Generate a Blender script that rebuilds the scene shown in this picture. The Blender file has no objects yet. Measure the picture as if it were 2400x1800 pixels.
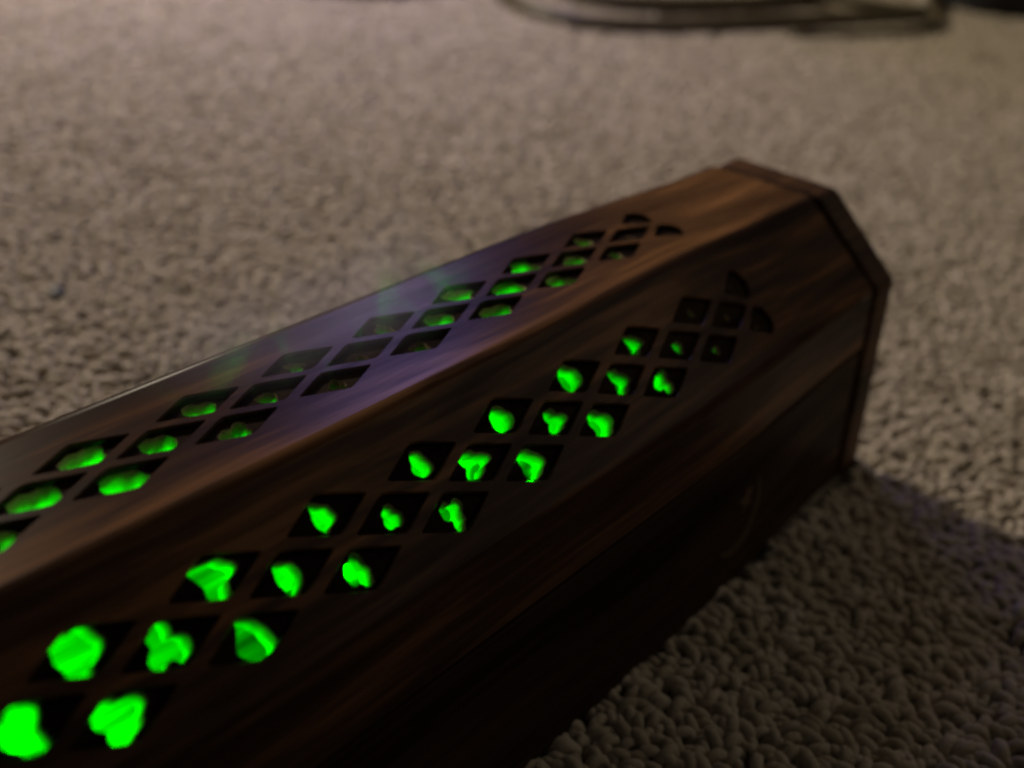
import bpy, bmesh, math, random
from mathutils import Vector, Matrix, noise
from mathutils.geometry import tessellate_polygon
random.seed(7)
SC = bpy.context.scene
U = 0.0155            # metres per model unit (one lattice pitch)
R = math.radians

# ------------------------------------------------------------------ camera
cam = bpy.data.cameras.new('camera'); camo = bpy.data.objects.new('camera', cam)
SC.collection.objects.link(camo); SC.camera = camo
CAM = Vector((-14.64994449, -6.21289804, 8.29778133))
cr = Vector((0.60036563, -0.79263768, 0.10623849))
cu = Vector((0.32020446, 0.35998206, 0.87628878))
cf = Vector((0.73282346, 0.49207562, -0.46992698))
m = Matrix.Identity(4)
for i in range(3):
    m[i][0] = cr[i]; m[i][1] = cu[i]; m[i][2] = -cf[i]; m[i][3] = CAM[i] * U
camo.matrix_world = m
cam.sensor_width = 36; cam.lens = 3114.85 / 2400 * 36
cam.clip_start = 0.005; cam.clip_end = 50
cam.dof.use_dof = True
cam.dof.focus_distance = 10.2 * U
cam.dof.aperture_fstop = 17.5

# ------------------------------------------------------------------ world and lamps
w = bpy.data.worlds.new('World'); SC.world = w; w.use_nodes = True
bg = w.node_tree.nodes['Background']
bg.inputs[0].default_value = (0.92, 0.8, 0.66, 1); bg.inputs[1].default_value = 0.034

def area(name, loc, target, size, power, color, size_y=None):
    l = bpy.data.lights.new(name, 'AREA'); o = bpy.data.objects.new(name, l)
    SC.collection.objects.link(o)
    l.energy = power; l.color = color; l.size = size * U
    if size_y:
        l.shape = 'RECTANGLE'; l.size_y = size_y * U
    o.location = Vector(loc) * U
    d = (Vector(target) - Vector(loc))
    o.rotation_euler = d.to_track_quat('-Z', 'Y').to_euler()
    return o
def polar(p, az, el, dist):
    a, e = R(az), R(el)
    return (p[0] + math.cos(a)*math.cos(e)*dist, p[1] + math.sin(a)*math.cos(e)*dist, p[2] + math.sin(e)*dist)
# the room's warm lamp off to the far left, which throws the box's shadow towards the viewer
area('room_lamp', polar((0, 0, 0), 83, 35, 46), (4, 4, 0), 5, 3.25, (1.0, 0.87, 0.67))
# a bluish screen beyond the left edge of the picture
scr = area('screen_light', polar((-7.0, 0, 3.4), 41, 27, 34), (1, 22, 0), 6, .36, (0.40, 0.33, 1.0), 5)
scr.data.spread = R(140)
# added faint fill light at the far right, lifting the sloping side
area('fill_light', (15, -13, 20), (-1, -1, 2), 14, .14, (1.0, 0.86, 0.68))
# low warm lamp farther along
area('far_lamp', polar((-1.6, 0, 3.4), 26, 19, 90), (-1, 0, 0), 14, .2, (1.0, 0.40, 0.08), 6)

SC.view_settings.view_transform = 'Standard'; SC.view_settings.look = 'None'
SC.view_settings.exposure = 0; SC.view_settings.gamma = 1
SC.cycles.use_denoising = True; SC.cycles.filter_width = 2.4
SC.cycles.max_bounces = 8; SC.cycles.diffuse_bounces = 5; SC.cycles.volume_bounces = 1
SC.cycles.sample_clamp_indirect = 4

# ------------------------------------------------------------------ helpers
def link(o):
    SC.collection.objects.link(o); return o
def tag(o, label=None, cat=None, kind=None, group=None):
    if label: o['label'] = label
    if cat: o['category'] = cat
    if kind: o['kind'] = kind
    if group: o['group'] = group
    return o
def mesh_obj(name, verts, faces, mat, parent=None, smooth=None):
    me = bpy.data.meshes.new(name)
    me.from_pydata([tuple(c * U for c in v) for v in verts], [], faces)
    me.update()
    bm = bmesh.new(); bm.from_mesh(me)
    bmesh.ops.remove_doubles(bm, verts=bm.verts, dist=1e-7)
    bmesh.ops.recalc_face_normals(bm, faces=bm.faces)
    bm.to_mesh(me); bm.free()
    if smooth == 'all':
        for p in me.polygons: p.use_smooth = True
    elif smooth:
        me.shade_smooth(); 
        for p in me.polygons: p.use_smooth = True
        try: me.set_sharp_from_angle(angle=R(smooth))
        except Exception: pass
    me.materials.append(mat)
    o = bpy.data.objects.new(name, me); link(o)
    if parent: o.parent = parent
    return o
def new_mat(name):
    mt = bpy.data.materials.new(name); mt.use_nodes = True
    nt = mt.node_tree; b = nt.nodes['Principled BSDF']
    return mt, nt, b
def N(nt, t, **kw):
    n = nt.nodes.new(t)
    for k, v in kw.items(): setattr(n, k, v)
    return n
def ramp(nt, stops):
    n = nt.nodes.new('ShaderNodeValToRGB'); cr_ = n.color_ramp
    while len(cr_.elements) < len(stops): cr_.elements.new(0.5)
    for e, (p, c) in zip(cr_.elements, stops):
        e.position = p; e.color = (*c, 1)
    return n

def wood(name, dark, mid, light, rough=0.5, coat=0.0, seed=0.0):
    mt, nt, b = new_mat(name); L = nt.links.new
    tc = N(nt, 'ShaderNodeTexCoord')
    mp = N(nt, 'ShaderNodeMapping'); mp.inputs['Scale'].default_value = (7, 130, 130)
    mp.inputs['Location'].default_value = (seed, seed * 2, 0)
    wv = N(nt, 'ShaderNodeTexNoise'); wv.inputs['Scale'].default_value = 14; wv.inputs['Detail'].default_value = 1
    L(tc.outputs['Object'], wv.inputs['Vector'])
    wa = N(nt, 'ShaderNodeVectorMath', operation='SCALE'); wa.inputs['Scale'].default_value = 0.012; L(wv.outputs['Color'], wa.inputs[0])
    ws = N(nt, 'ShaderNodeVectorMath', operation='ADD'); L(tc.outputs['Object'], ws.inputs[0]); L(wa.outputs[0], ws.inputs[1])
    L(ws.outputs[0], mp.inputs['Vector'])
    n1 = N(nt, 'ShaderNodeTexNoise'); n1.inputs['Scale'].default_value = 1.0; n1.inputs['Detail'].default_value = 4
    n1.inputs['Roughness'].default_value = 0.6; n1.inputs['Distortion'].default_value = 0.4
    L(mp.outputs[0], n1.inputs['Vector'])
    mp2 = N(nt, 'ShaderNodeMapping'); mp2.inputs['Scale'].default_value = (35, 800, 800)
    L(tc.outputs['Object'], mp2.inputs['Vector'])
    n2 = N(nt, 'ShaderNodeTexNoise'); n2.inputs['Scale'].default_value = 1.0; n2.inputs['Detail'].default_value = 3
    L(mp2.outputs[0], n2.inputs['Vector'])
    mx = N(nt, 'ShaderNodeMix'); mx.data_type = 'FLOAT'; mx.inputs[0].default_value = 0.28
    L(n1.outputs[0], mx.inputs[2]); L(n2.outputs[0], mx.inputs[3])
    rp = ramp(nt, [(0.36, dark), (0.5, mid), (0.62, light)])
    L(mx.outputs[0], rp.inputs[0]); L(rp.outputs[0], b.inputs['Base Color'])
    rr = N(nt, 'ShaderNodeMapRange'); rr.inputs[1].default_value = 0.3; rr.inputs[2].default_value = 0.7
    rr.inputs[3].default_value = rough + 0.09; rr.inputs[4].default_value = rough - 0.08
    L(mx.outputs[0], rr.inputs[0]); L(rr.outputs[0], b.inputs['Roughness'])
    b.inputs['Specular IOR Level'].default_value = 0.022
    b.inputs['Coat Weight'].default_value = coat; b.inputs['Coat Roughness'].default_value = 0.3
    bp = N(nt, 'ShaderNodeBump'); bp.inputs['Strength'].default_value = 0.25; bp.inputs['Distance'].default_value = 0.0002
    L(mx.outputs[0], bp.inputs['Height']); L(bp.outputs[0], b.inputs['Normal'])
    return mt
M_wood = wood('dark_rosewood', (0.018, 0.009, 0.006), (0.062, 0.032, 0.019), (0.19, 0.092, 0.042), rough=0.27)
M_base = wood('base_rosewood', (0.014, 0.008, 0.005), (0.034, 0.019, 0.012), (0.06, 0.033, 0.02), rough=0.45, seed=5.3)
M_wood2 = wood('end_rosewood', (0.02, 0.010, 0.006), (0.055, 0.029, 0.017), (0.11, 0.055, 0.028), rough=0.5, coat=0.1, seed=3.1)
M_inside = wood('raw_inside_wood', (0.05, 0.03, 0.02), (0.11, 0.075, 0.045), (0.2, 0.13, 0.08), rough=0.8, coat=0.0, seed=7.7)

M_bore = wood('shaded_recess_wood', (0.006, 0.004, 0.003), (0.016, 0.010, 0.007), (0.03, 0.019, 0.012), rough=0.9, coat=0.0, seed=1.7)  # recess wood coloured near black to stand in for shade in the holes
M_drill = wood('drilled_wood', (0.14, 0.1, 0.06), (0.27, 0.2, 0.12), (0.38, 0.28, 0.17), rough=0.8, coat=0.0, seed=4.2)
# ------------------------------------------------------------------ carpet
mt, nt, b = new_mat('carpet_backing'); L = nt.links.new
b.inputs['Base Color'].default_value = (0.16, 0.125, 0.085, 1); b.inputs['Roughness'].default_value = 1
tcx = N(nt, 'ShaderNodeTexCoord'); nn = N(nt, 'ShaderNodeTexNoise'); nn.inputs['Scale'].default_value = 300
L(tcx.outputs['Object'], nn.inputs['Vector'])
rp = ramp(nt, [(0.35, (0.2, 0.16, 0.11)), (0.65, (0.34, 0.28, 0.2))]); L(nn.outputs[0], rp.inputs[0]); L(rp.outputs[0], b.inputs['Base Color'])
M_back = mt
mt, nt, b = new_mat('loop_yarn'); L = nt.links.new
b.inputs['Roughness'].default_value = 0.95
b.inputs['Sheen Weight'].default_value = 0.15
oi = N(nt, 'ShaderNodeObjectInfo')
rp = ramp(nt, [(0.0, (0.19, 0.15, 0.10)), (0.12, (0.29, 0.24, 0.165)), (0.35, (0.38, 0.32, 0.23)), (0.75, (0.44, 0.375, 0.29)), (1.0, (0.5, 0.43, 0.345))])
geo = N(nt, 'ShaderNodeNewGeometry')
ns = N(nt, 'ShaderNodeTexNoise'); ns.inputs['Scale'].default_value = 95; ns.inputs['Detail'].default_value = 3
L(geo.outputs['Position'], ns.inputs['Vector'])
mr = N(nt, 'ShaderNodeMapRange'); mr.inputs[1].default_value = 0.3; mr.inputs[2].default_value = 0.62
mr.inputs[3].default_value = 0.0; mr.inputs[4].default_value = 1.0
L(ns.outputs[0], mr.inputs[0])
mm = N(nt, 'ShaderNodeMix'); mm.data_type = 'FLOAT'; mm.inputs[0].default_value = 0.55
L(oi.outputs['Random'], mm.inputs[2]); L(mr.outputs[0], mm.inputs[3]); L(mm.outputs[0], rp.inputs[0])
fb = N(nt, 'ShaderNodeTexNoise'); fb.inputs['Scale'].default_value = 2500; fb.inputs['Detail'].default_value = 2
L(geo.outputs['Position'], fb.inputs['Vector'])
bp = N(nt, 'ShaderNodeBump'); bp.inputs['Strength'].default_value = 0.6; bp.inputs['Distance'].default_value = 0.0003
L(fb.outputs[0], bp.inputs['Height']); L(bp.outputs[0], b.inputs['Normal'])
L(rp.outputs[0], b.inputs['Base Color'])
M_yarn = mt

carpet_z = -0.19
me_v = []; me_f = []
o = mesh_obj('carpet', [(-60, -60, carpet_z), (120, -60, carpet_z), (120, 120, carpet_z), (-60, 120, carpet_z),
                        (-60, -60, carpet_z-.4), (120, -60, carpet_z-.4), (120, 120, carpet_z-.4), (-60, 120, carpet_z-.4)],
             [(0, 1, 2, 3), (4, 7, 6, 5), (0, 4, 5, 1), (1, 5, 6, 2), (2, 6, 7, 3), (3, 7, 4, 0)], M_back)
tag(o, 'beige loop pile carpet covering the floor', None, 'structure')

def project(p):
    d = Vector(p) - CAM; z = d.dot(cf)
    if z <= 0.5: return None
    return (1200 + 3114.85 * d.dot(cr) / z, 900 - 3114.85 * d.dot(cu) / z, z)

# pile: one yarn loop per point, instanced in geometry nodes
pts = []; rots = []; scl = []
SP = 0.128
y = -14.0
row = 0
while y < 40:
    x = -12.0 + (row % 2) * SP * 0.5
    while x < 56:
        p = project((x, y, 0))
        if p and -350 < p[0] < 2750 and -260 < p[1] < 2200:
            if not (abs(y) < 1.80 and -19.6 < x < -0.05):
                wx = x + random.uniform(-.045, .045); wy = y + random.uniform(-.045, .045)
                big = noise.noise(Vector((wx * .55, wy * .55, 3.0)))
                hz = noise.noise(Vector((wx * .9, wy * .9, 9.0)))
                if random.random() < 0.035: x += SP; continue
                pts.append((wx * U, wy * U, (carpet_z + 0.03 * hz) * U))
                rots.append((random.uniform(-.35, .35), random.uniform(-.35, .35), 1.4 * big + random.uniform(-1.8, 1.8)))
                s = random.uniform(.78, 1.22)
                scl.append(s)
        x += SP
    y += SP * 0.92; row += 1
me = bpy.data.meshes.new('carpet_pile'); me.from_pydata(pts, [], [])
at = me.attributes.new('rot', 'FLOAT_VECTOR', 'POINT'); at.data.foreach_set('vector', [c for r in rots for c in r])
at = me.attributes.new('scl', 'FLOAT', 'POINT'); at.data.foreach_set('value', scl)
me.materials.append(M_yarn)
pile = link(bpy.data.objects.new('carpet_pile', me))
tag(pile, 'beige berber loop pile of the carpet', None, 'stuff')
ng = bpy.data.node_groups.new('loop_pile', 'GeometryNodeTree')
ng.interface.new_socket('Geometry', in_out='INPUT', socket_type='NodeSocketGeometry')
ng.interface.new_socket('Geometry', in_out='OUTPUT', socket_type='NodeSocketGeometry')
gi = ng.nodes.new('NodeGroupInput'); go = ng.nodes.new('NodeGroupOutput')
arc = ng.nodes.new('GeometryNodeCurveArc')   # arch of yarn
arc.inputs['Resolution'].default_value = 9
arc.inputs['Radius'].default_value = 0.080 * U
arc.inputs['Start Angle'].default_value = R(-35); arc.inputs['Sweep Angle'].default_value = R(250)
prof = ng.nodes.new('GeometryNodeCurvePrimitiveCircle'); prof.inputs['Resolution'].default_value = 7
prof.inputs['Radius'].default_value = 0.054 * U
c2m = ng.nodes.new('GeometryNodeCurveToMesh')
tr = ng.nodes.new('GeometryNodeTransform'); tr.inputs['Rotation'].default_value = (R(90), 0, 0)
tr.inputs['Translation'].default_value = (0, 0, 0.10 * U)
ss = ng.nodes.new('GeometryNodeSetShadeSmooth'); sm_ = ng.nodes.new('GeometryNodeSetMaterial'); sm_.inputs['Material'].default_value = M_yarn
iop = ng.nodes.new('GeometryNodeInstanceOnPoints')
ra = ng.nodes.new('GeometryNodeInputNamedAttribute'); ra.data_type = 'FLOAT_VECTOR'; ra.inputs['Name'].default_value = 'rot'
sa = ng.nodes.new('GeometryNodeInputNamedAttribute'); sa.data_type = 'FLOAT'; sa.inputs['Name'].default_value = 'scl'
e2r = ng.nodes.new('FunctionNodeEulerToRotation')
LN = ng.links.new
LN(arc.outputs['Curve'], c2m.inputs['Curve']); LN(prof.outputs['Curve'], c2m.inputs['Profile Curve'])
LN(c2m.outputs[0], ss.inputs[0]); LN(ss.outputs[0], sm_.inputs[0]); LN(sm_.outputs[0], tr.inputs[0])
LN(tr.outputs[0], iop.inputs['Instance']); LN(gi.outputs[0], iop.inputs['Points'])
LN(ra.outputs[0], e2r.inputs[0]); LN(e2r.outputs[0], iop.inputs['Rotation']); LN(sa.outputs[0], iop.inputs['Scale'])
LN(iop.outputs[0], go.inputs[0])
md = pile.modifiers.new('loop_pile', 'NODES'); md.node_group = ng

# ------------------------------------------------------------------ incense burner
burner = link(bpy.data.objects.new('incense_burner', None)); burner.empty_display_size = 0.02
tag(burner, 'dark wooden coffin shaped incense burner with diamond lattice holes glowing green', 'incense burner')
X0, XL = -0.62, -18.25          # body between the two end panels
AY, AZ, BY, BZ, HS, CC = 0.7034, 3.4223, 1.7918, 2.5671, 1.762, 1.9145
def taper(x):
    """the body narrows a little where it meets the far end panel"""
    t = max(0, min(1, (x+4.6)/(4.6+X0))); t = t*t*(3-2*t)
    return 1-.083*t, 1-.024*t
def apply_taper(me):
    bm = bmesh.new(); bm.from_mesh(me)
    for c in (-4.6, -4.0, -3.4, -2.8, -2.3, -1.8, -1.3, -.95):
        bmesh.ops.bisect_plane(bm, geom=bm.verts[:]+bm.edges[:]+bm.faces[:], plane_co=(c*U, 0, 0), plane_no=(1, 0, 0), dist=1e-7)
    for v in bm.verts:
        ky, kz = taper(v.co.x/U); v.co.y *= ky; v.co.z *= kz
    bm.to_mesh(me); bm.free()
def side_y(z): return BY + (CC - BY) * (1 - z / BZ)

def unit(v):
    l = math.hypot(*v); return (v[0]/l, v[1]/l)
def offset_profile(P, d):
    """offset an open polyline of (y,z) inwards by d (its right-hand side is outside)"""
    out = []
    for i in range(len(P)):
        ns_ = []
        if i > 0:
            t = unit((P[i][0]-P[i-1][0], P[i][1]-P[i-1][1])); ns_.append((-t[1], t[0]))
        if i < len(P)-1:
            t = unit((P[i+1][0]-P[i][0], P[i+1][1]-P[i][1])); ns_.append((-t[1], t[0]))
        if len(ns_) == 1: n = ns_[0]; k = 1
        else:
            n = unit((ns_[0][0]+ns_[1][0], ns_[0][1]+ns_[1][1])); k = 1/(n[0]*ns_[0][0]+n[1]*ns_[0][1])
        out.append((P[i][0]+n[0]*d*k, P[i][1]+n[1]*d*k))
    return out
SY = 0.047   # the body sits a touch to the left of the end panels
TH = 0.22; DR = 0.05
# outer profile, from right bottom (-y side faces the camera) over the top to left bottom
sharp = [(-side_y(HS), HS+.07), (-BY, BZ), (-AY, AZ), (AY, AZ), (BY, BZ), (side_y(HS), HS+.07)]
# going from -y up to +y: interior is on the right, so offset with negative d
inner = offset_profile(sharp, -TH)
RAD = 0.17; NSEG = 6
def rounded(P):
    segs = []   # list of ('flat', p, q) and ('arc', [pts])
    pts_ = [P[0]]
    res = []
    prev = P[0]
    for i in range(1, len(P)-1):
        a = unit((P[i-1][0]-P[i][0], P[i-1][1]-P[i][1])); c = unit((P[i+1][0]-P[i][0], P[i+1][1]-P[i][1]))
        cosang = a[0]*c[0]+a[1]*c[1]; half = math.acos(max(-1, min(1, cosang)))/2
        t = RAD/math.tan(half)
        s = (P[i][0]+a[0]*t, P[i][1]+a[1]*t); e = (P[i][0]+c[0]*t, P[i][1]+c[1]*t)
        bis = unit((a[0]+c[0], a[1]+c[1])); dd = RAD/math.sin(half)
        O = (P[i][0]+bis[0]*dd, P[i][1]+bis[1]*dd)
        a0 = math.atan2(s[1]-O[1], s[0]-O[0]); a1 = math.atan2(e[1]-O[1], e[0]-O[0])
        da = (a1-a0+math.pi) % (2*math.pi)-math.pi
        arcp = [(O[0]+RAD*math.cos(a0+da*k/NSEG), O[1]+RAD*math.sin(a0+da*k/NSEG)) for k in range(NSEG+1)]
        res.append(('flat', prev, s)); res.append(('arc', arcp)); prev = e
    res.append(('flat', prev, P[-1]))
    return res

def diamond(cx, cs, L_, W_, jit=0.0):
    """lattice hole with slightly eased corners, outline in (x, s)"""
    base = [(cx-L_, cs), (cx, cs-W_), (cx+L_, cs), (cx, cs+W_)]
    out = []
    for i in range(4):
        p = Vector(base[i]); a = Vector(base[i-1]); c = Vector(base[(i+1) % 4])
        e = 0.05 if i % 2 == 0 else 0.16
        out.append(tuple(p+(a-p)*e)); 
        if i % 2: out.append(tuple(p*(1-e*.35)+(a+c)*.5*(e*.35)))
        out.append(tuple(p+(c-p)*e))
    return [(q[0], q[1]) for q in out]
def teardrop(cx, cs, r, near, sgn):
    """end hole: far half round, near end pointed. sgn=+1: round side towards +x"""
    out = []
    for k in range(9):
        a = -math.pi/2+math.pi*k/8
        out.append((cx+sgn*math.cos(a)*r*1.0, cs+math.sin(a)*r))
    out.append((cx-sgn*near, cs))
    return out if sgn > 0 else out[::-1]
X00 = -3.0234
NI = 14
def holes(mid, rowoff, L_, W_, mirror=False):
    H = []
    for i in range(0, NI):
        x = X00 - i
        for s in (-1, 1):
            if i == 0: H.append(teardrop(x-.03, mid+s*rowoff, W_*1.0, .30, 1))
            elif i == NI-1: H.append(teardrop(x+.03, mid+s*rowoff, W_*1.0, .30, -1))
            else: H.append(diamond(x, mid+s*rowoff, L_, W_))
        if i < NI-1: H.append(diamond(x-.5, mid, L_, W_))
    return H

# bore widths shaped to dim or brighten each hole's glow, every half pitch from the far end (top face, sloping faces)
BT = [.03, .05, .09, .13, .155, .165, .155, .14, .10, .06, .07, .09, .12, .14, .16, .17, .17, .17]
BS = [.02, .03, .05, .08, .12, .125, .13, .13, .14, .14, .12, .11, .12, .13, .15, .16, .17, .17]
V = []; F = []; FM = []
def addv(x, p): V.append((x, p[0]+0.0, p[1])); return len(V)-1
def sheet(p, q, hl, ip, iq, off):
    """plate between profile points p-q with holes; ip-iq the inner edge"""
    t = unit((q[0]-p[0], q[1]-p[1])); ln = math.hypot(q[0]-p[0], q[1]-p[1]); n = (t[1], -t[0])   # inward for travel -y -> +y
    s0 = (ip[0]-p[0])*t[0]+(ip[1]-p[1])*t[1]; s1 = (iq[0]-p[0])*t[0]+(iq[1]-p[1])*t[1]
    def o3(x, s): return (x, p[0]+t[0]*s, p[1]+t[1]*s)
    def i3(x, s, d=TH): return (x, p[0]+t[0]*s+n[0]*d, p[1]+t[1]*s+n[1]*d)
    hl2 = [[(x, s-off) for x, s in h] for h in hl]
    rng = random.Random(len(hl)*100+int(p[1]*1000))
    def make_ring(h):
        """the round bore under the diamond recess, each drilled a little differently by hand"""
        cx = (min(a for a, _ in h)+max(a for a, _ in h))/2; cs = (min(b_ for _, b_ in h)+max(b_ for _, b_ in h))/2
        pos = X00-cx; pos = min(pos, NI-1-pos) if pos > 8.6 else pos
        T = BT if len(hl) and abs(p[1]-q[1]) < .01 else BS
        k0 = max(0, min(len(T)-2, int(pos*2))); fr = max(0, min(1, pos*2-k0)); rb = T[k0]*(1-fr)+T[k0+1]*fr
        ox, oy = rng.uniform(-.025, .025), rng.uniform(-.02, .02)
        rx_, ry_ = rb*rng.uniform(.8, 1.12), rb*rng.uniform(.8, 1.12); ph = rng.uniform(0, 6.28); pj = rng.uniform(0, 6.28); am = rng.uniform(.06, .26)
        out = []
        for k in range(30):
            an = 2*math.pi*k/30; f_ = 1+am*math.sin(3*an+ph)+am*.5*math.sin(5*an+pj)+am*.3*math.sin(8*an+2*ph)
            out.append((cx+ox+rx_*f_*math.cos(an), cs+oy+ry_*f_*math.sin(an)))
        return out
    rings = [make_ring(h) for h in hl2]
    e = 0.018      # eased outer arris of every hole
    for which in (0, 1, 2):
        lo, hi = (0, ln) if which == 0 else (s0, s1) if which == 1 else (s0*DR/TH+.02, ln+(s1-ln)*DR/TH-.02)
        rect = [(XL, lo), (X0, lo), (X0, hi), (XL, hi)]
        def grow(h):
            if which: return h
            cx = sum(a for a, _ in h)/len(h); cs = sum(b_ for _, b_ in h)/len(h)
            return [(cx+(a-cx)*1.05, cs+(b_-cs)*1.10) for a, b_ in h]
        hh = [grow(h) for h in hl2] if which == 0 else rings
        loops = [[Vector((a, b_, 0)) for a, b_ in rect]]+[[Vector((a, b_, 0)) for a, b_ in h] for h in hh]
        tris = tessellate_polygon(loops)
        flat = [v for l in loops for v in l]
        base = len(V)
        for v in flat: V.append(o3(v.x, v.y) if which == 0 else i3(v.x, v.y, TH if which == 1 else DR))
        for tr_ in tris:
            F.append(tuple(base+k for k in tr_)); FM.append((0, 1, 3)[which])
    for h, rg in zip(hl2, rings):
        cx = sum(a for a, _ in h)/len(h); cs = sum(b_ for _, b_ in h)/len(h)
        k = len(h); base = len(V)
        for a, b_ in h: V.append(o3(cx+(a-cx)*1.05, cs+(b_-cs)*1.10))
        for a, b_ in h: V.append(i3(a, b_, e))
        for a, b_ in h: V.append(i3(a, b_, DR))
        for r_ in (0, 1):
            for j in range(k):
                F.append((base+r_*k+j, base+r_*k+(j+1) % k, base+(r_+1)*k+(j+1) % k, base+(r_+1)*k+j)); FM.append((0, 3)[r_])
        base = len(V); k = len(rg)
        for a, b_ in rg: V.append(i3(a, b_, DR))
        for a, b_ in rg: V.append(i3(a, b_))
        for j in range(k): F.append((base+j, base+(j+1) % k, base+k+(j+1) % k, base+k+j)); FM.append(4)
res = rounded(sharp)
flats = [r for r in res if r[0] == 'flat']; arcs = [r for r in res if r[0] == 'arc']
MS, RS, RT = 0.7329, 0.2254, 0.2043
slope_len = math.hypot(BY-AY, BZ-AZ)
for idx, fl in enumerate(flats):
    p, q = fl[1], fl[2]; ip, iq = inner[idx], inner[idx+1]
    P_, Q_ = sharp[idx], sharp[idx+1]
    off = math.hypot(p[0]-P_[0], p[1]-P_[1])
    if idx == 2: hl = holes(abs(Q_[0]-P_[0])/2, RT, .385, .15)
    elif idx == 1: hl = holes(slope_len-MS, RS, .385, .165)
    elif idx == 3: hl = holes(MS, RS, .385, .165)
    else: hl = []
    sheet(p, q, hl, ip, iq, off)
for a_ in arcs:
    ps = a_[1]
    for k in range(len(ps)-1):
        b0 = len(V)
        V += [(XL, *ps[k]), (X0, *ps[k]), (X0, *ps[k+1]), (XL, *ps[k+1])]
        F.append((b0, b0+1, b0+2, b0+3)); FM.append(2)
# closing rims: both ends and the two long bottom edges
outer_all = []
for r in res:
    if r[0] == 'flat': outer_all += [r[1], r[2]]
    else: outer_all += r[1]
clean = [outer_all[0]]
for p in outer_all[1:]:
    if math.hypot(p[0]-clean[-1][0], p[1]-clean[-1][1]) > 1e-6: clean.append(p)
# ends
for xe in (X0, XL):
    loops = [Vector((p[0], p[1], 0)) for p in clean+inner[::-1]]
    tris = tessellate_polygon([loops]); b0 = len(V)
    V += [(xe, v.x, v.y) for v in loops]
    for t3 in tris: F.append(tuple(b0+k for k in t3)); FM.append(0)
for a_, b_ in ((sharp[0], inner[0]), (sharp[-1], inner[-1])):
    b0 = len(V); V += [(XL, *a_), (X0, *a_), (X0, *b_), (XL, *b_)]; F.append((b0, b0+1, b0+2, b0+3)); FM.append(0)
V = [(x, y_+SY, z) for x, y_, z in V]
me = bpy.data.meshes.new('lid'); me.from_pydata([tuple(c*U for c in v) for v in V], [], F)
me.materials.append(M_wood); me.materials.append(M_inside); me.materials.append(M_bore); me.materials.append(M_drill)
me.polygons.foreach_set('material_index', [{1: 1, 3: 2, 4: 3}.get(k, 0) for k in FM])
for p_, k in zip(me.polygons, FM): p_.use_smooth = (k in (2, 4))
bm = bmesh.new(); bm.from_mesh(me); bmesh.ops.remove_doubles(bm, verts=bm.verts, dist=2e-7)
bmesh.ops.recalc_face_normals(bm, faces=bm.faces); bm.to_mesh(me); bm.free()
apply_taper(me)
lid = link(bpy.data.objects.new('lid', me)); lid.parent = burner

# base tray: outer walls, hollow inside
def prism(name, poly, x0, x1, mat, parent, bevel=0.0):
    n = len(poly); vs = [(x0, *p) for p in poly]+[(x1, *p) for p in poly]
    fs = [tuple(range(n)), tuple(range(2*n-1, n-1, -1))]+[(i, (i+1) % n, n+(i+1) % n, n+i) for i in range(n)]
    o_ = mesh_obj(name, vs, fs, mat, parent)
    if bevel:
        bv = o_.modifiers.new('bevel', 'BEVEL'); bv.width = bevel*U; bv.segments = 3; bv.limit_method = 'ANGLE'; bv.angle_limit = R(20)
        bv.harden_normals = False
    return o_
HW = side_y(HS)
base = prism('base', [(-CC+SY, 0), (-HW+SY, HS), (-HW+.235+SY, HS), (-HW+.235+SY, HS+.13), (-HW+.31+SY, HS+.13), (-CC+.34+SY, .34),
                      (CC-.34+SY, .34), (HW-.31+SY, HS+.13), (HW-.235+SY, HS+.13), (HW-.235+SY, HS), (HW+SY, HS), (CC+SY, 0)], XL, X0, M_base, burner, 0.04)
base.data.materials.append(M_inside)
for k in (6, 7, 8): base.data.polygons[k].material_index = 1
apply_taper(base.data)
# end panels
a_, h_, h2_, b_, c_ = 0.66, 3.33, 2.4812, 1.6151, 1.7378
pp = [(-c_, 0.0), (-b_, h2_), (-a_, h_), (a_, h_), (b_, h2_), (c_, 0.0)]
for x0, x1 in ((X0+.13, 0), (XL-.6, XL-.1)):
    prism('end_panel', pp, x0, x1, M_wood2, burner, 0.05)
# thin recessed joint strip behind each end panel
ps_ = [(-c_+.13, 0.05), (-b_+.13, h2_-.06), (-a_+.1, h_-.012), (a_-.1, h_-.012), (b_-.13, h2_-.06), (c_-.13, 0.05)]
mt, nt, bb = new_mat('dark_joint'); bb.inputs['Base Color'].default_value = (.01, .007, .005, 1); bb.inputs['Roughness'].default_value = .9
M_joint = mt
for x0, x1 in ((X0-.01, X0+.14), (XL-.11, XL+.01)):
    prism('joint_spacer', ps_, x0, x1, M_base, burner)

# brass crescent moon inlay on the near side
mt, nt, bb = new_mat('dull_brass'); bb.inputs['Base Color'].default_value = (.42, .26, .10, 1); bb.inputs['Roughness'].default_value = .55; bb.inputs['Metallic'].default_value = .6
M_brass = mt
def crescent(parent):
    n = 20; out = []
    for k in range(n+1):
        a = R(-100)+R(200)*k/n; out.append((.48*math.cos(a), .48*math.sin(a)))
    inn = []
    for k in range(n+1):
        a = R(-100)+R(200)*k/n
        t = k/n; wdt = .15*math.sin(math.pi*t)
        inn.append(((.48-wdt)*math.cos(a), (.48-wdt)*math.sin(a)))
    poly = out+inn[::-1]
    return poly
def side_pt(x, z, d):   # point on the near side wall, proud by d
    return (x, -side_y(z)+SY-d, z)
M_brass.node_tree.nodes['Principled BSDF'].inputs['Base Color'].default_value = (.11, .07, .035, 1)
cp = crescent(burner)
cx_, cz_, rot = -3.60, .90, R(-50)
vv = []; 
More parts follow.
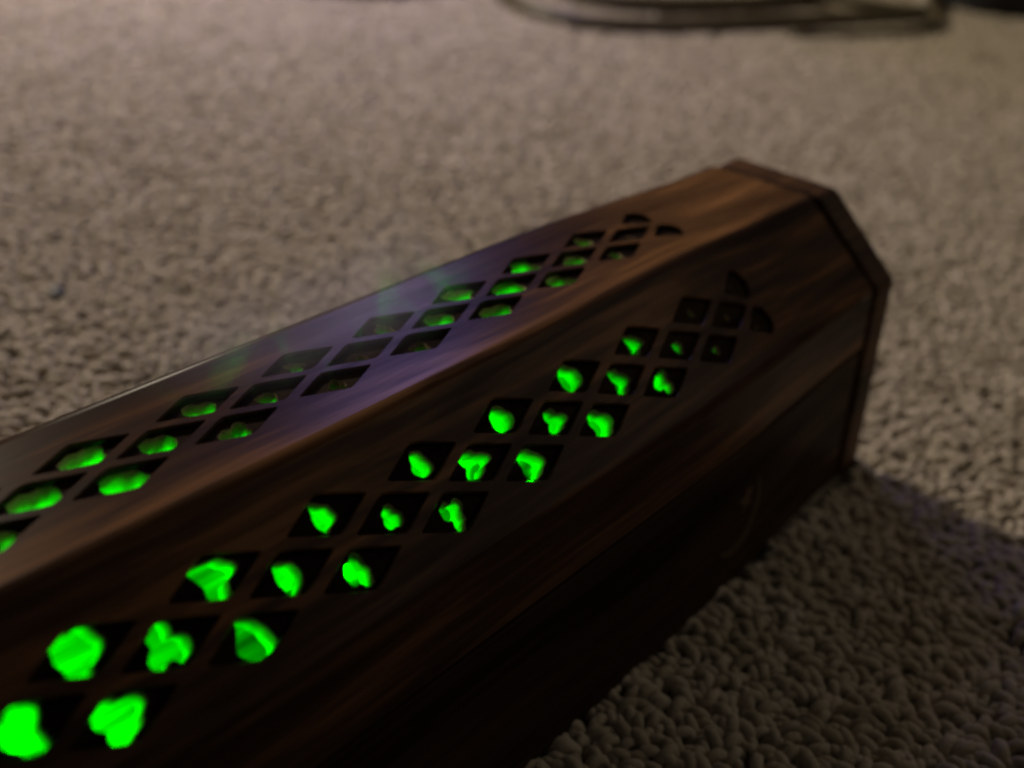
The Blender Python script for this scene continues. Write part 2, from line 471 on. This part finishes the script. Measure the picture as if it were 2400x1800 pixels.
for d in (0.012, -0.05):
    for px, pz in cp:
        X = cx_+px*math.cos(rot)-pz*math.sin(rot); Z = cz_+px*math.sin(rot)+pz*math.cos(rot)
        vv.append(side_pt(X, Z, d))
nq = len(cp); half_ = nq//2
ff = []
for k in range(half_-1):
    ff.append((k, k+1, nq-2-k, nq-1-k)); ff.append((nq+k, 2*nq-1-k, 2*nq-2-k, nq+k+1))
for k in range(nq): ff.append((k, (k+1) % nq, nq+(k+1) % nq, nq+k))
moon = mesh_obj('moon_inlay', vv, ff, M_brass, burner)
apply_taper(moon.data)
moon['label'] = 'dull brass crescent inlay near the far end'
sv = []; st = []
for k in range(10):
    a = R(100)+2*math.pi*k/10; r_ = .20 if k % 2 == 0 else .085
    st.append((-3.50+r_*math.cos(a), 1.06+r_*math.sin(a)))
for d in (0.012, -0.05):
    for X, Z in st: sv.append(side_pt(X, Z, d))
    sv.append(side_pt(-3.50, 1.06, d))
sf = [(k, (k+1) % 10, 10) for k in range(10)]+[(11+k, 11+(k+1) % 10, 21) for k in range(10)]+[(k, (k+1) % 10, 11+(k+1) % 10, 11+k) for k in range(10)]
star = mesh_obj('star_inlay', sv, sf, M_brass, burner)
apply_taper(star.data)

# ------------------------------------------------------------------ green lights inside
mt, nt, bb = new_mat('green_glow'); bb.inputs['Base Color'].default_value = (.02, .3, .02, 1)
bb.inputs['Emission Color'].default_value = (0.0, 1.0, 0.0, 1); bb.inputs['Emission Strength'].default_value = 3.0
M_glow = mt
mt, nt, bb = new_mat('lamp_body'); bb.inputs['Base Color'].default_value = (.03, .03, .03, 1); bb.inputs['Roughness'].default_value = .5
M_body = mt
def tube_ring(cx, cy, cz, r, ax, x0, x1, n=16): pass
def cyl_x(name, x0, x1, y_, z, r0, r1, mat, parent, n=18):
    vs = []; fs = []
    for x, r in ((x0, r0), (x1, r1)):
        for k in range(n): a = 2*math.pi*k/n; vs.append((x, y_+r*math.cos(a), z+r*math.sin(a)))
    fs = [(k, (k+1) % n, n+(k+1) % n, n+k) for k in range(n)]+[tuple(range(n))[::-1], tuple(range(n, 2*n))]
    return mesh_obj(name, vs, fs, mat, parent, smooth=40)
def green_lamp(x, y_, z, power, aim, cone, label):
    root = link(bpy.data.objects.new('green_lamp', None)); tag(root, label, 'lamp', group='green lamps inside the burner')
    cyl_x('housing', x-.35, x+.35, y_, .34+.2, .2, .2, M_body, root)
    cyl_x('bulb', x+.35, x+.5, y_, .34+.2, .18, .05, M_glow, root)
    l = bpy.data.lights.new('green_beam', 'POINT'); l.energy = power; l.color = (0.0, 1.0, 0.0); l.shadow_soft_size = .22*U
    lo = link(bpy.data.objects.new('green_beam', l)); lo.location = Vector((x+.5, y_, z))*U
    lo.rotation_euler = Vector(aim).to_track_quat('-Z', 'Y').to_euler()
    return root
green_lamp(-4.2, .8, 1.3, .32, (1.0, -.15, 1.1), 95, 'green lamp inside the burner under its far lattice holes')
green_lamp(-7.2, .6, .9, .20, (1.0, -.15, 1.1), 95, 'added green lamp inside the burner between its far and middle holes')  # extra lamp, added to light the bore walls of the far top holes
green_lamp(-13.4, .5, .9, .40, (1.0, -.15, 1.1), 95, 'added green lamp inside the burner nearest the camera')  # extra lamp, added to brighten the bores of the nearest top holes
green_lamp(-10.4, .8, 1.3, .24, (1.0, -.12, .95), 95, 'green lamp inside the burner under its near lattice holes')

# ------------------------------------------------------------------ cables and far things
def catmull(P, n=8):
    out = []
    Q = [P[0]]+P+[P[-1]]
    for i in range(1, len(Q)-2):
        p0, p1, p2, p3 = [Vector(q) for q in Q[i-1:i+3]]
        for k in range(n):
            t = k/n
            out.append(0.5*((2*p1)+(-p0+p2)*t+(2*p0-5*p1+4*p2-p3)*t*t+(-p0+3*p1-3*p2+p3)*t**3))
    out.append(Vector(P[-1])); return out
def tube(name, P, r, mat, parent=None, n=10):
    C = catmull(P); vs = []; fs = []
    for i, p in enumerate(C):
        t = (C[min(i+1, len(C)-1)]-C[max(i-1, 0)]).normalized()
        s = t.cross(Vector((0, 0, 1))).normalized(); u_ = s.cross(t)
        for k in range(n):
            a = 2*math.pi*k/n; vs.append(tuple(p+s*r*math.cos(a)+u_*r*math.sin(a)))
    for i in range(len(C)-1):
        for k in range(n): fs.append((i*n+k, i*n+(k+1) % n, (i+1)*n+(k+1) % n, (i+1)*n+k))
    fs.append(tuple(range(n))); fs.append(tuple(range(len(C)*n-1, len(C)*n-n-1, -1)))
    return mesh_obj(name, vs, fs, mat, parent, smooth='all')
mt, nt, bb = new_mat('olive_cable'); bb.inputs['Base Color'].default_value = (.085, .07, .038, 1); bb.inputs['Roughness'].default_value = .45
M_cable = mt
mt, nt, bb = new_mat('black_plastic'); bb.inputs['Base Color'].default_value = (.006, .006, .007, 1); bb.inputs['Roughness'].default_value = .6
M_black = mt
mt, nt, bb = new_mat('pale_plastic'); bb.inputs['Base Color'].default_value = (.5, .45, .36, 1); bb.inputs['Roughness'].default_value = .5
M_pale = mt
Z1 = .16
cable = link(bpy.data.objects.new('cable', None)); tag(cable, 'coiled dark olive cable lying on the carpet in the distance', 'cable')
tube('outer_loop', [(34, 22, Z1), (24, 20.5, Z1), (18.5, 18.2, Z1), (16.6, 16.6, Z1), (15.8, 15.0, Z1), (15.9, 13.7, Z1), (16.7, 12.75, Z1),
                    (18.5, 11.78, Z1), (20.6, 10.87, Z1+.05), (23.0, 10.0, Z1), (25.6, 9.1, Z1), (27.6, 8.5, Z1), (29.4, 8.6, Z1), (32, 10.5, Z1)], .25, M_cable, cable)
tube('inner_loop', [(36, 20, Z1+.1), (26, 19, Z1+.1), (20.5, 17.5, Z1+.1), (18.6, 16.0, Z1+.2), (18.6, 14.6, Z1+.1), (19.6, 13.6, Z1+.1),
                    (21.5, 12.6, Z1+.1), (23.4, 11.9, Z1+.1), (25.8, 11.6, Z1+.15), (29, 12.2, Z1), (34, 14, Z1)], .25, M_cable, cable)
tube('second_loop', [(24.4, 12.2, Z1+.3), (25.2, 11.2, Z1+.3), (26.0, 10.1, Z1+.2), (27.2, 9.2, Z1+.1), (27.9, 8.3, Z1+.1), (27.0, 7.6, Z1), (25.2, 7.7, Z1-.05),
                     (23.0, 8.6, Z1-.1), (21.0, 9.7, Z1-.1)], .17, M_cable, cable)
tube('upper_loop', [(40, 24, Z1), (28, 22.3, Z1), (21, 19.6, Z1), (17.2, 18.2, Z1), (14.6, 18.4, Z1), (12.9, 18.9, Z1), (10, 21.5, Z1)], .2, M_cable, cable)
tube('plug', [(28.6, 8.75, .3), (29.6, 9.1, .45), (31.2, 9.7, .6)], .26, M_pale, cable)
# rounded things that just enter the picture at the top
def slab(name, C, ax, ay, h, ang, mat, parent=None, z0=-.05, pw=3.0, n=36):
    vs = []; fs = []; lv = [(0, .96), (.12, 1.0), (.75, 1.0), (.93, .97), (1.0, .9)]
    for t, k in lv:
        for j in range(n):
            a = 2*math.pi*j/n; c, s = math.cos(a), math.sin(a)
            X = ax*k*math.copysign(abs(c)**(2/pw), c); Y = ay*k*math.copysign(abs(s)**(2/pw), s)
            vs.append((C[0]+X*math.cos(ang)-Y*math.sin(ang), C[1]+X*math.sin(ang)+Y*math.cos(ang), z0+h*t))
    m_ = len(lv)
    for i in range(m_-1):
        for j in range(n): fs.append((i*n+j, i*n+(j+1) % n, (i+1)*n+(j+1) % n, (i+1)*n+j))
    fs.append(tuple(range(n))[::-1]); fs.append(tuple(range((m_-1)*n, m_*n)))
    return mesh_obj(name, vs, fs, mat, parent, smooth=50)
dev = link(bpy.data.objects.new('black_device', None)); tag(dev, 'black rounded plastic device on the carpet in the top right corner', 'device')
slab('device_body', (36, 7.2), 5.6, 3.0, 1.3, R(-25), M_black, dev)
slab('device_top', (36.6, 7.2), 3.6, 1.9, .35, R(-25), M_black, dev, z0=1.24)
d2 = tag(slab('black_case', (18.6, 21.6), 5.0, 2.2, 1.0, R(-32), M_black), 'small black case at the top edge of the photo, left of the cable', 'case')

# ------------------------------------------------------------------ smoke drifting off the lattice
def smoke_mat(dens):
    mt = bpy.data.materials.new('incense_smoke'); mt.use_nodes = True; nt = mt.node_tree; nt.nodes.clear(); L = nt.links.new
    out = N(nt, 'ShaderNodeOutputMaterial'); pv = N(nt, 'ShaderNodeVolumePrincipled')
    pv.inputs['Color'].default_value = (.8, .78, .95, 1); pv.inputs['Anisotropy'].default_value = 0.3
    tc = N(nt, 'ShaderNodeTexCoord')
    # generated 0..1 box coordinates give the plume's soft envelope
    g = N(nt, 'ShaderNodeVectorMath', operation='SUBTRACT'); g.inputs[1].default_value = (.5, .5, .5); L(tc.outputs['Generated'], g.inputs[0])
    l_ = N(nt, 'ShaderNodeVectorMath', operation='LENGTH'); L(g.outputs[0], l_.inputs[0])
    e = N(nt, 'ShaderNodeMapRange'); e.interpolation_type = 'SMOOTHSTEP'
    e.inputs[1].default_value = .5; e.inputs[2].default_value = .08; e.inputs[3].default_value = 0; e.inputs[4].default_value = 1
    L(l_.outputs['Value'], e.inputs[0])
    mp = N(nt, 'ShaderNodeMapping'); mp.inputs['Scale'].default_value = (40, 60, 20); mp.inputs['Rotation'].default_value = (0.5, 0.3, 0)
    L(tc.outputs['Object'], mp.inputs['Vector'])
    nz = N(nt, 'ShaderNodeTexNoise'); nz.inputs['Scale'].default_value = 1; nz.inputs['Detail'].default_value = 3; nz.inputs['Distortion'].default_value = 1.6
    L(mp.outputs[0], nz.inputs['Vector'])
    r_ = N(nt, 'ShaderNodeMapRange'); r_.inputs[1].default_value = .25; r_.inputs[2].default_value = .8; r_.inputs[3].default_value = .0; r_.inputs[4].default_value = 1
    L(nz.outputs[0], r_.inputs[0])
    a = N(nt, 'ShaderNodeMath', operation='MULTIPLY'); L(e.outputs[0], a.inputs[0]); L(r_.outputs[0], a.inputs[1])
    c = N(nt, 'ShaderNodeMath', operation='MULTIPLY'); L(a.outputs[0], c.inputs[0]); c.inputs[1].default_value = dens
    L(c.outputs[0], pv.inputs['Density']); L(pv.outputs[0], out.inputs['Volume'])
    return mt
M_smoke = smoke_mat(40.0)
def ellipsoid(name, C, rx, ry, rz, mat):
    bm = bmesh.new(); bmesh.ops.create_icosphere(bm, subdivisions=3, radius=1.0)
    for v in bm.verts: v.co = Vector((v.co.x*rx*U, v.co.y*ry*U, v.co.z*rz*U))
    me = bpy.data.meshes.new(name); bm.to_mesh(me); bm.free(); me.materials.append(mat)
    o_ = link(bpy.data.objects.new(name, me)); o_.location = Vector(C)*U; return o_
o = ellipsoid('smoke', (-7.7, .3, 3.72), 2.1, .9, .34, M_smoke)
tag(o, 'thin bluish incense smoke drifting above the middle of the lid', None, 'stuff')

o = ellipsoid('smoke_wisp', (-6.9, .4, 3.85), .8, .4, .55, smoke_mat(30.0)); o.rotation_euler = (0, R(-35), 0)
tag(o, 'small wisp of smoke rising out of the holes in the top of the lid', None, 'stuff')
# a dark crumb caught in the pile at the left
bm = bmesh.new(); bmesh.ops.create_icosphere(bm, subdivisions=2, radius=1.0)
for v in bm.verts:
    f_ = 1 + .35*noise.noise(v.co*1.7)
    v.co = Vector((v.co.x*.17*f_*U, v.co.y*.11*f_*U, v.co.z*.07*f_*U))
me = bpy.data.meshes.new('crumb'); bm.to_mesh(me); bm.free(); me.materials.append(M_black)
o = link(bpy.data.objects.new('crumb', me)); o.location = Vector((-4.45, 8.43, .03))*U; o.rotation_euler = (0, 0, .8)
tag(o, 'tiny dark crumb caught in the carpet pile at the far left', 'crumb')
